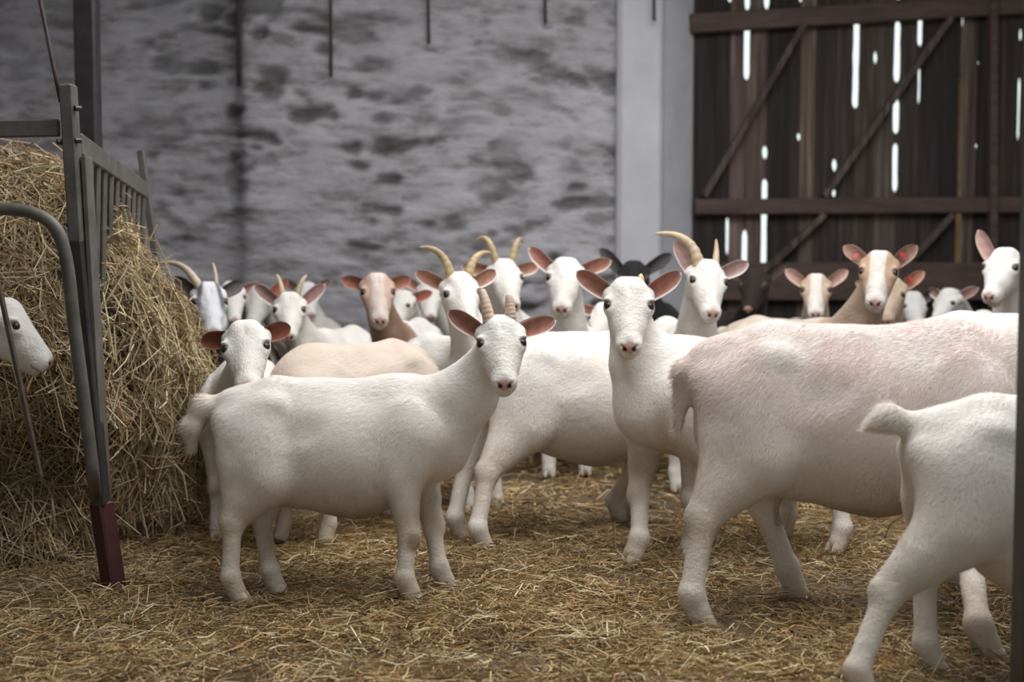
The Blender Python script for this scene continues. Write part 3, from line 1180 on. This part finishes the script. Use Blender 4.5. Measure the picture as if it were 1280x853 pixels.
        for i in range(nu):
            u = i / (nu - 1)
            w = Wm * (0.40 * (1 - u) ** 2 + 1.0 * math.sin(math.pi * min(1, u * .62 + .12)) ** 0.8)
            w *= math.sqrt(max(0.0, 1 - max(0, (u - .62) / .38) ** 2.0)) if u > .62 else 1
            w = max(w, .0012)
            cup = w * (0.95 * (1 - u) + .32)
            for j in range(nv):
                v = -1 + 2 * j / (nv - 1)
                bendb = -0.10 * u * u * Lr
                p = base + D * (u * Lr + .012 * (1 - v * v) * (u > .5) * 0) + Wd * (w * math.sin(v * 1.25) / math.sin(1.25)) \
                    + Nn * (-cup * (math.cos(v * 1.25) - math.cos(1.25)) / (1 - math.cos(1.25)) + bendb * .4 + cup * .5)
                t = .0042 * hs * (1 - v ** 4) ** .5 * (1 - .5 * u)
                top.append(p)
                bot.append(p - Nn * (t + .0008))
                edge = smoothstep(.66, .92, abs(v)) + smoothstep(.95, 1.0, u) + smoothstep(.16, .04, u)
                edge = min(1, edge)
                ridge = .10 * math.sin(v * 9 + u * 5) + .08 * math.sin(u * 21 + v * 3)
                depth = (1 - abs(v)) * (1 - u) * 0.15
                ci.append(np.array(ear_in) * (1 + ridge - depth) * (1 - edge) + eo * edge)
                co_.append(eo)
        nV = nu * nv
        q = []
        for i in range(nu - 1):
            for j in range(nv - 1):
                a = i * nv + j
                q.append((a, a + nv, a + nv + 1, a + 1))
                q.append((nV + a, nV + a + 1, nV + a + nv + 1, nV + a + nv))
        for i in range(nu - 1):
            for j, f in ((0, 1), (nv - 1, 0)):
                a = i * nv + j
                z = (a, a + nv, nV + a + nv, nV + a)
                q.append(z[::-1] if f else z)
        for j in range(nv - 1):
            a = (nu - 1) * nv + j
            q.append((a, a + 1, nV + a + 1, nV + a)[::-1])
            a = j
            q.append((a, a + 1, nV + a + 1, nV + a))
        np_mesh('ear', np.array(top + bot) * s, q, M['ear'], goat, colors=np.clip(np.array(ci + co_), 0, 1))
        if idx_ in tags:
            c = (base + D * Lr * .42 + Nn * .010) * s
            q3 = Matrix((tuple(D), tuple(Wd), tuple(Nn))).transposed()
            MB().box(Vector(c) - Vector(Wd) * .008, (.018 * s, .030 * s, .004), q3).build('ear_tag', M['tag'], goat)
    # --- horns
    if horns:
        hmat = M['horn'] if horn_col is None else plain('goat_horn_tone', horn_col, 0.55, var=.3, scale=12, bstr=.4, bdist=.002)
        for y, spec in zip((1, -1), horns):
            if spec is None: continue
            (a1, b1, c1_), (a2, b2, c2), r0 = spec      # (side, up, back) of the mid and tip controls
            p0 = hp(-.066, y * .032, .040)
            p1 = p0 + (S_ * y * a1 + U_ * b1 - F_ * c1_) * hs
            p2 = p0 + (S_ * y * a2 + U_ * b2 - F_ * c2) * hs
            n = 40
            pp, rd = [], []
            for i in range(n):
                t = i / (n - 1)
                pp.append(Vector(bez(p0 - U_ * .015, p1, p2, t) * s))
                rd.append(r0 * s * hs * ((1 - t) ** .6 * (1 - blunt) + blunt) * (1 + .075 * math.sin(i * 1.35) * (1 - t)))
            MB().tube(pp, rd, 14).build('horn', hmat, goat, smooth=True)
    return goat

# ------------------------------------------------------------------ the herd
# horn shapes: (side, up, back) of the curve's control and tip, root radius
H_SHORT = ((.006, .07, .02), (.010, .115, .055), .0165)
H_STUB = ((.002, .02, .01), (.004, .034, .02), .017)
TAN = (.46, .34, .25)
PALE_TAN = (.60, .50, .42)
BLACK = (.022, .021, .023)


def herd():
    # the goat standing side-on in front
    make_goat('short-horned white goat standing broadside in the straw, facing the viewer',
              (-1.01, 4.86), 0, 1.0, hpx=(627, 435, 4.70), yaw=3, pitch=40, roll=2, detail=2,
              feet={'hr': (290, 752), 'hl': (338, 741), 'fr': (508, 754), 'fl': (551, 739)},
              ears=((15, 10, -12), (34, 8, 5)), horns=(((.00, .045, .0), (-.002, .082, .02), .0195), ((.006, .055, .0), (.020, .100, .025), .0205)), blunt=.5, fur=110000,
              horn_col=(.60, .44, .34), tail='hang', dirt_shade=.75, wattle=True, udder=True, belly=.05)
    # hornless one with the raised head
    make_goat('white goat with pink nose and thin chin beard, head raised mid-herd',
              (1.27, 5.73), 207, 1.13, hpx=(786, 388, 5.28), yaw=2, pitch=42, roll=-1, detail=2,
              feet={'fr': (797, 704), 'fl': (866, 696), 'hl': (1052, 690), 'hr': (984, 672)},
              ears=((34, 6, 5), (32, 6, 5)), horns=(H_STUB, None), horn_col=(.45, .33, .18), beard=True, dirt_shade=.6, fur=90000)
    # behind the front goat, head hidden
    make_goat('white goat whose round flank fills the gap behind the broadside goat, its head hidden',
              (-.13, 5.72), 22, 1.13, head=(1.06, 6.12, .62), yaw=70, pitch=44, detail=1, tail='down',
              feet={'hr': (598, 690), 'hl': (570, 676), 'fr': (768, 652)}, horns=None, dirt_shade=.5, belly=.07, fur=60000)
    # big walking rump on the right
    make_goat('large pinkish-white goat walking to the right, seen from its hanging tail forward',
              (.59, 4.62), -3, 1.27, head=(1.98, 4.50, .95), yaw=85, pitch=45, detail=1, tail='down',
              feet={'hr': (866, 785), 'hl': (985, 748), 'fr': (1225, 826), 'fl': (1190, 740)}, pinkish=.8, dirt_shade=.55, belly=.06, udder=True, fur=110000)
    # nearest one, cut by the frame
    make_goat('nearest white goat, cut off by the dark post, short tail raised',
              (1.08, 3.86), -2, 1.06, head=(2.2, 3.80, .80), yaw=80, pitch=45, detail=1, tail='up',
              feet={'hr': (1072, 880), 'hl': (1158, 842)}, dirt_shade=.45, belly=.15, fur=90000)
    # hay eater behind the rack tube
    make_goat('white goat feeding from the hay behind the bent rack tube, face in profile',
              (-2.75, 4.72), 4, 1.0, hpx=(20, 412, 4.84), yaw=72, pitch=42, detail=1, ears=((15, 40), (12, 30)), horns=None, dirt_shade=.4,
              ear_in=(.50, .25, .20))
    # ---- left cluster
    make_goat('white goat with rust-brown ears peering over the back of the broadside goat',
              (-1.18, 6.45), 275, .98, hscale=1.22, hpx=(308, 440, 5.25), yaw=-4, pitch=40, roll=4, detail=1,
              ears=((14, 6, 0), (-4, 6, 0)), ear_in=(.20, .065, .035), ear_out=(.30, .15, .09), ear_len=.088, dirt_shade=.3)
    make_goat('cream goat with bony hips and lowered hidden head, beside the brown-eared goat',
              (-.38, 6.20), 233, 1.07, head=(-.80, 5.22, .50), yaw=-60, pitch=42, detail=0, tail='down', coat=(.66, .56, .47), pinkish=.3)
    make_goat('black and white goat with striped face and long curved horn next to the hay',
              (-1.42, 7.55), 274, 1.02, hpx=(262, 382, 6.70), yaw=8, pitch=44, detail=1, coat=BLACK, face=(.70, .70, .74), stripes=True,
              ear_out=(.05, .045, .045), ear_in=(.10, .08, .08), ears=((24, 20), (38, 15)), ear_len=.12,
              horns=(((.004, .07, .03), (-.006, .105, .06), .012), ((.06, .13, .03), (.155, .10, .06), .019)), horn_col=(.45, .36, .28), dirt_shade=0)
    make_goat('white goat with pale nose behind the striped-face goat, upper face covered by its ear',
              (-1.62, 8.95), 278, .95, hpx=(290, 375, 7.95), yaw=6, pitch=44, detail=0, ears=((15, 10), (15, 10)), dirt_shade=.1)
    make_goat('white goat with reddish ear squeezed between two others, left of the upright-horned goat',
              (-1.28, 9.1), 272, .95, hpx=(322, 380, 8.0), yaw=-22, pitch=42, detail=0, ears=((40, 10), (20, 10)), ear_in=(.42, .13, .09),
              ear_out=(.5, .3, .25), dirt_shade=.1, coat=(.62, .60, .59))
    make_goat('white goat with two upright horns and wide-spread ears, behind the brown-eared goat',
              (-.84, 8.13), 255, 1.0, hpx=(362, 392, 7.15), yaw=-3, pitch=40, detail=1, ears=((40, 8, 0), (38, 8, 0)), ear_len=.14, ear_in=(.34, .20, .19),
              horns=(((.012, .075, .01), (.045, .10, .05), .016), ((.006, .075, .01), (.030, .105, .05), .016)), horn_col=(.46, .37, .24), dirt_shade=.1)
    make_goat('small goat with brown ear tips at the rear, above the upright-horned goat',
              (-1.32, 10.1), 276, .92, hpx=(385, 372, 9.1), yaw=10, pitch=43, detail=0, ears=((30, 8), (30, 8)), ear_in=(.18, .10, .09), ear_out=(.35, .28, .26), dirt_shade=.1)
    make_goat('pink-faced tan goat with brown neck near the wall, ears level',
              (-.50, 8.24), 262, 1.05, hpx=(472, 370, 7.05), yaw=5, pitch=42, detail=1, face=(.58, .40, .34), blaze=(.66, .56, .52), neck_col=(.34, .21, .15),
              ears=((14, 6, 0), (14, 6, 0)), ear_in=(.34, .14, .10), ear_out=(.45, .28, .22), ear_len=.10, dirt_shade=.1)
    make_goat('white goat with a rusty ear just right of the pink-faced goat',
              (-.74, 9.6), 280, .95, hpx=(500, 385, 8.3), yaw=-30, pitch=44, detail=0, ears=((20, 10), (26, 8)), ear_in=(.38, .14, .10), ear_out=(.42, .26, .2), dirt_shade=.1)
    make_goat('pale-nosed small goat between the rusty-eared and the sweeping-horned goat',
              (-.25, 9.75), 268, .95, hpx=(537, 372, 8.6), yaw=4, pitch=44, detail=0, ears=((30, 10), (35, 8)), ear_in=(.36, .16, .12), dirt_shade=.1)
    make_goat('white goat with big outward-sweeping horns, standing behind the broadside goat',
              (-.50, 7.00), 300, 1.04, hpx=(577, 372, 6.25), yaw=14, pitch=42, roll=3, detail=1, ears=((22, 14, 0), (30, 12, 5)), ear_in=(.36, .18, .12),
              horns=(((.03, .11, .02), (.115, .088, .05), .020), ((.005, .13, .02), (.107, .125, .05), .020)), horn_col=(.42, .31, .17), dirt_shade=.2)
    make_goat('white goat with backswept curled horns, second row behind the sweeping-horned goat',
              (.02, 8.55), 268, 1.1, hpx=(632, 352, 7.35), yaw=18, pitch=40, detail=1, ears=((10, 10), (10, 10)), ear_in=(.36, .18, .12),
              horns=(((.03, .15, .01), (.075, .090, .05), .018), ((.03, .16, .01), (.078, .095, .05), .018)), horn_col=(.40, .30, .17), dirt_shade=.1)
    make_goat('hornless white goat with a long plain face, left of the raised head',
              (.30, 8.10), 269, 1.12, hpx=(706, 353, 6.95), yaw=-4, pitch=42, roll=-3, detail=1, ears=((22, 10, 0), (40, 10, 0)), ear_in=(.36, .16, .12), ear_len=.135, dirt_shade=.15)
    make_goat('black goat whose dark ears and crown rise behind the raised head',
              (.92, 9.45), 270, 1.12, hpx=(792, 352, 8.3), yaw=0, pitch=43, detail=0, coat=BLACK, ears=((34, 8), (46, 8)), ear_in=(.06, .05, .05), ear_len=.155, dirt_shade=0)
    make_goat('black-patched white goat lying low between the plain face and the raised head',
              (.58, 8.40), 265, .88, head=(.47, 7.40, .80), yaw=-25, pitch=44, detail=0, dirt_shade=.1, ears=((10, 10), (10, 10)),
              body_patch=((.72, 0, .60, .19, BLACK), (.25, 0, .60, .14, BLACK)))
    make_goat('white goat with long ridged horn curving left, standing behind the raised head',
              (.78, 7.65), 278, 1.10, hpx=(884, 357, 6.50), yaw=17, pitch=42, roll=-5, detail=1, ears=((24, 8, 0), (62, 12, 5)), ear_in=(.42, .27, .25), ear_len=.135,
              horns=(((.010, .06, .03), (.008, .105, .05), .015), ((.02, .13, .03), (.16, .105, .08), .024)), horn_col=(.46, .35, .24), dirt_shade=.1)
    make_goat('black goat with one dark ear up, in front of the barn door',
              (1.25, 9.5), 283, 1.05, hpx=(942, 360, 8.35), yaw=-15, pitch=43, detail=0, coat=(.030, .022, .020), ears=((38, 10), (20, 8)), ear_in=(.06, .04, .035), dirt_shade=0)
    make_goat('pale tan goat with a broad white blaze, front of the barn door',
              (1.74, 8.90), 270, 1.0, hpx=(1020, 367, 7.75), yaw=0, pitch=40, roll=0, detail=1, coat=(.60, .50, .41), face=(.56, .43, .33), blaze=(.74, .70, .66),
              ears=((36, 10, 0), (38, 8, 0)), ear_in=(.46, .29, .25), ear_len=.125, dirt_shade=.1)
    make_goat('tall tan goat with white blaze and red tags in raised ears',
              (1.18, 7.72), 303, 1.10, hpx=(1098, 345, 6.72), yaw=-4, pitch=42, roll=-2, detail=1, coat=(.62, .53, .45), neck_col=(.42, .31, .24), face=(.50, .35, .25), blaze=(.72, .67, .63),
              ears=((44, 8, 0), (38, 10, -20)), ear_in=(.28, .16, .13), ear_out=(.44, .30, .22), ear_len=.115, tags=(0, 1), dirt_shade=.1)
    make_goat('tan goat almost hidden behind the tall tan one, red tag in its ear',
              (2.2, 8.5), 255, 1.0, hpx=(1112, 372, 7.45), yaw=-10, pitch=43, detail=0, coat=(.50, .39, .30), ears=((40, 10, 0), (10, 8, 0)), ear_in=(.42, .2, .15), ear_out=(.46, .33, .24), tags=(0,), dirt_shade=.1)
    make_goat('grey-faced white goat low in the back row right of the tall tan goat',
              (2.55, 9.55), 262, .95, hpx=(1143, 386, 8.45), yaw=20, pitch=42, detail=0, coat=(.62, .60, .60), ears=((30, 10, 0), (20, 8, 0)), ear_in=(.10, .07, .06), ear_out=(.12, .09, .08), dirt_shade=.1)
    make_goat('small white goat in the back row with one ear out towards the door',
              (3.05, 9.40), 255, .95, hpx=(1182, 382, 8.35), yaw=-38, pitch=40, detail=0, coat=(.70, .68, .67), ears=((28, 10, 0), (20, 8, 0)), ear_in=(.30, .17, .15), dirt_shade=.1)
    make_goat('white goat looking over the others beside the dark post, ears high',
              (2.62, 8.05), 264, 1.12, hpx=(1252, 340, 6.95), yaw=-24, pitch=38, detail=1, ears=((52, 25, 30), (58, 6, 0)), ear_in=(.42, .27, .25), ear_out=(.55, .36, .28), ear_len=.15, dirt_shade=.1)
    make_goat('white goat with high rounded back facing away from the tan goats',
              (1.70, 6.16), -2, 1.22, head=(3.1, 6.16, .85), yaw=90, pitch=45, detail=0, tail='down', dirt_shade=.2)
    make_goat('white goat with lumpy hips directly behind the big pinkish goat',
              (1.68, 5.46), -4, 1.13, head=(2.95, 5.35, .80), yaw=90, pitch=45, detail=0, tail='down', dirt_shade=.2)


herd()


# ------------------------------------------------------------------ hay rack and hay
def build_rack():
    root = empty('hay_rack', (-1.40, 4.9, 0))
    tag(root, 'grey steel hay rack with slatted side and red-painted foot on its corner post', 'hay rack')
    parts = []

    def part(mb, name, mat, smooth=False):
        o = mb.build(name, mat, root, smooth=smooth)
        o.location = -Vector(root.location)
        return o
    Yp = 4.86
    a, b, c, d = P(85, 106, Yp), P(97, 300, Yp), P(124, 560, Yp), P(127, 632, Yp)
    e = G(140, 744)
    # leaning corner post: an angle section of two flats
    part(MB().bar(a, b + (b - a).normalized() * .02, .070, .045), 'corner_post', M['steel'])
    part(MB().bar(b, d, .078, .045), 'corner_post', M['dark_steel'])
    o = part(MB().bar(d - (e - d).normalized() * .01, Vector((e.x, 4.84, -.01)), .074, .055), 'post_foot', M['red_paint'])
    o['label'] = 'dark red painted foot'
    # front top rail
    part(MB().bar(P(-260, 166, Yp), P(74, 160, Yp), .035, .058), 'top_rail', M['steel'])
    # side top rail running back
    s0, s1 = P(97, 180, 4.92), P(180, 238, 6.55)
    part(MB().bar(s0, s1, .035, .075), 'side_rail', M['steel'])
    for t in np.linspace(0.05, 0.97, 11):
        p = s0.lerp(s1, t)
        q = Vector((p.x + .02, p.y, .92)) if t < .12 else Vector((p.x - .03, p.y + .02, .80))
        w = .022
        part(MB().bar(p, q, w, .026), 'slat', M['steel'])
    part(MB().bar(P(108, 196, 4.90), P(133, 628, 4.90), .085, .016), 'side_flat', M['steel'])
    # far post
    f0 = P(176, 188, 6.6)
    part(MB().bar(f0, Vector((f0.x + .2, 6.6, 0)), .04, .03), 'rear_post', M['steel'])
    # bolts on the post
    for (px, py) in ((98, 136), (98, 176), (76, 178)):
        c0 = P(px, py, Yp - .01)
        part(MB().tube([c0 - Vector((.006, .02, 0)), c0 + Vector((.010, -.006, 0))], .010, 8), 'bolt', M['dark_steel'])


build_rack()


def build_tube():
    Y = 4.62
    pts = [P(x, y, Y) for x, y in ((-260, 262), (-120, 262), (-20, 261), (15, 262), (40, 266), (60, 276), (73, 291), (80, 312), (86, 345), (92, 400), (101, 470), (110, 540), (116, 590))]
    # denser, smooth path
    out = []
    for i in range(len(pts) - 1):
        p0, p1, p2, p3 = pts[max(i - 1, 0)], pts[i], pts[i + 1], pts[min(i + 2, len(pts) - 1)]
        for t in np.linspace(0, 1, 6)[:-1]:
            out.append(0.5 * ((2 * p1) + (p2 - p0) * t + (2 * p0 - 5 * p1 + 4 * p2 - p3) * t * t + (-p0 + 3 * p1 - 3 * p2 + p3) * t ** 3))
    out.append(pts[-1])
    out.append(P(119, 620, 4.80))
    tag(MB().tube(out, .021, 14).build('bent_tube', M['steel'], smooth=True), 'bent grey steel tube arching in front of the hay', 'tube')
    a, b = P(-14, 300, 4.5), P(34, 520, 4.5)
    tag(MB().bar(a + (a - b) * .6, b + (b - a) * .35, .022, .012).build('feeder_bar', M['rusty']), 'thin rusty bar slanting across the feeding goat', 'bar')
    # cable from the roof to the corner post
    pts = [Vector((P(50, 0, 4.9).x - .14, 4.88, HC)), P(38, -60, 4.88), P(51, 5, 4.88), P(64, 70, 4.88), P(76, 128, 4.88)]
    tag(MB().tube(pts, .007, 8).build('cable', M['rusty'], smooth=True), 'thin dark cable hanging down to the rack post', 'cable')
    x = P(110, 100, 7.6).x
    tag(MB().box((x, 7.6, HC / 2), (.115, .115, HC)).build('steel_post', M['dark_steel']), 'dark square steel post rising behind the hay', 'post')
    # near dark post at the right edge
    a, b = P(1304, 0, 3.2), P(1284, 853, 3.2)
    dv = (b - a).normalized()
    t0 = (HC - a.z) / dv.z
    t1 = (-.02 - b.z) / dv.z
    tag(MB().bar(a + dv * t0, b + dv * t1, .095, .05).build('dark_post', M['dark_steel']), 'blurred near-black post at the edge of the view', 'post')
    # wires on the wall
    for i, (px, y1, off) in enumerate(((298, 108, .02), (413, 96, .0), (535, 55, .0), (681, 30, .0), (817, 26, .15))):
        Yw = WY - .06 - off
        top = Vector((P(px, 0, Yw).x, Yw, HC))
        tag(MB().tube([top, P(px + .5, 20, Yw), P(px + 1, y1, Yw)], .012 if i else .02, 8).build('hanging_wire', M['rusty'], smooth=True),
            ['thick dark rod hanging at the inner corner of the stone wall', 'second dark rod hanging on the stone wall', 'short rod hanging high on the wall above the sweeping-horned goat',
             'short dark wire high on the wall, nearest the pillar on its stone side', 'short wire hanging on the smooth pillar'][i], 'rod')


build_tube()


def build_hay():
    # mass of hay: rounded heap inside and spilling out of the rack
    xs = np.arange(-4.4, -.95, .045)
    ys = np.arange(4.75, 7.9, .045)
    zs = np.arange(-.06, 1.8, .045)
    g = SDF(xs, ys, zs)
    g.ell((-3.03, 6.0, .62), (1.46, 1.05, 1.0), .15)
    g.ell((-2.3, 5.85, 1.02), (.62, .72, .52), .2)
    g.ell((-2.05, 5.75, .75), (.58, .66, .66), .2)
    g.ell((-1.95, 5.85, .45), (.55, .72, .62), .2)
    g.ell((-1.92, 6.25, .25), (.50, .85, .42), .2)
    g.ell((-1.74, 5.62, .72), (.27, .48, .42), .15)
    g.ell((-2.6, 5.5, .4), (.9, .42, .55), .2)
    g.ell((-2.4, 4.95, .18), (1.15, .55, .42), .1, sub=True)
    X, Y, Z = np.meshgrid(xs, ys, zs, indexing='ij')
    nzz = fbm(np.stack([X * 3, Y * 3, Z * 2.4], -1), 61, 3)
    g.F += (0.12 * nzz).astype(np.float32)
    V, Q = g.mesh(1)
    root = empty('hay_pile', (-2.2, 5.9, 0))
    tag(root, 'big heap of dry hay bulging out of the steel rack', 'hay')
    o = np_mesh('hay_mass', V - np.array([-2.2, 5.9, 0]), Q, M['hay_core'], root)
    # sample the surface for stalks
    rs = np.random.RandomState(77)
    A, B, C_, D = (V[Q[:, i]] for i in range(4))
    nrm = np.cross(C_ - A, D - B)
    area = np.linalg.norm(nrm, axis=1) / 2 + 1e-9
    nrm /= (2 * area)[:, None]
    cen = (A + B + C_ + D) / 4
    vis = ((nrm[:, 1] < .35) | (nrm[:, 0] > .15)) & (cen[:, 0] > -3.0) & (cen[:, 2] > 0)
    w = area * vis * np.clip(.75 + .9 * fbm(cen * 5.5, 71, 2), .12, 2)
    for (n, seed, Lr, wr, outw, gain) in ((30000, 5, (.09, .32), (.0035, .0095), .03, 1.0), (6500, 6, (.12, .34), (.004, .0095), .07, 1.2)):
        rs = np.random.RandomState(seed)
        f = rs.choice(len(w), n, p=w / w.sum())
        u, v = rs.uniform(0, 1, (2, n, 1))
        base = A[f] * (1 - u) * (1 - v) + B[f] * u * (1 - v) + C_[f] * u * v + D[f] * (1 - u) * v
        nn = nrm[f]
        # stalks drape: mostly downwards along the surface with much disorder
        d = rs.normal(size=(n, 3)) * np.array([.75, .75, .75]) + np.array([.10, -.05, -.85])
        d -= nn * (d * nn).sum(1, keepdims=True) * .80
        d /= np.linalg.norm(d, axis=1, keepdims=True)
        d += nn * rs.uniform(-.05, .30, (n, 1))
        L = rs.uniform(Lr[0], Lr[1], n)
        W = rs.uniform(wr[0], wr[1], n)
        b = base + nn * rs.uniform(-.02, outw, (n, 1)) - d * L[:, None] * .4
        pal = np.array([(.50, .38, .22), (.64, .52, .34), (.36, .25, .13), (.20, .135, .07), (.40, .34, .19), (.30, .165, .08)])
        c = straw_colors(n, rs, gain * .86, pal, np.array([.26, .16, .22, .16, .12, .08]))
        s = strands('hay_stalks', b, d, L, W, c, M['straw'], bend=.25, seed=seed, parent=root)
        s.location = (2.2, -5.9, 0)
        s['kind'] = 'stuff'
        s['label'] = 'loose dry stalks'


build_hay()
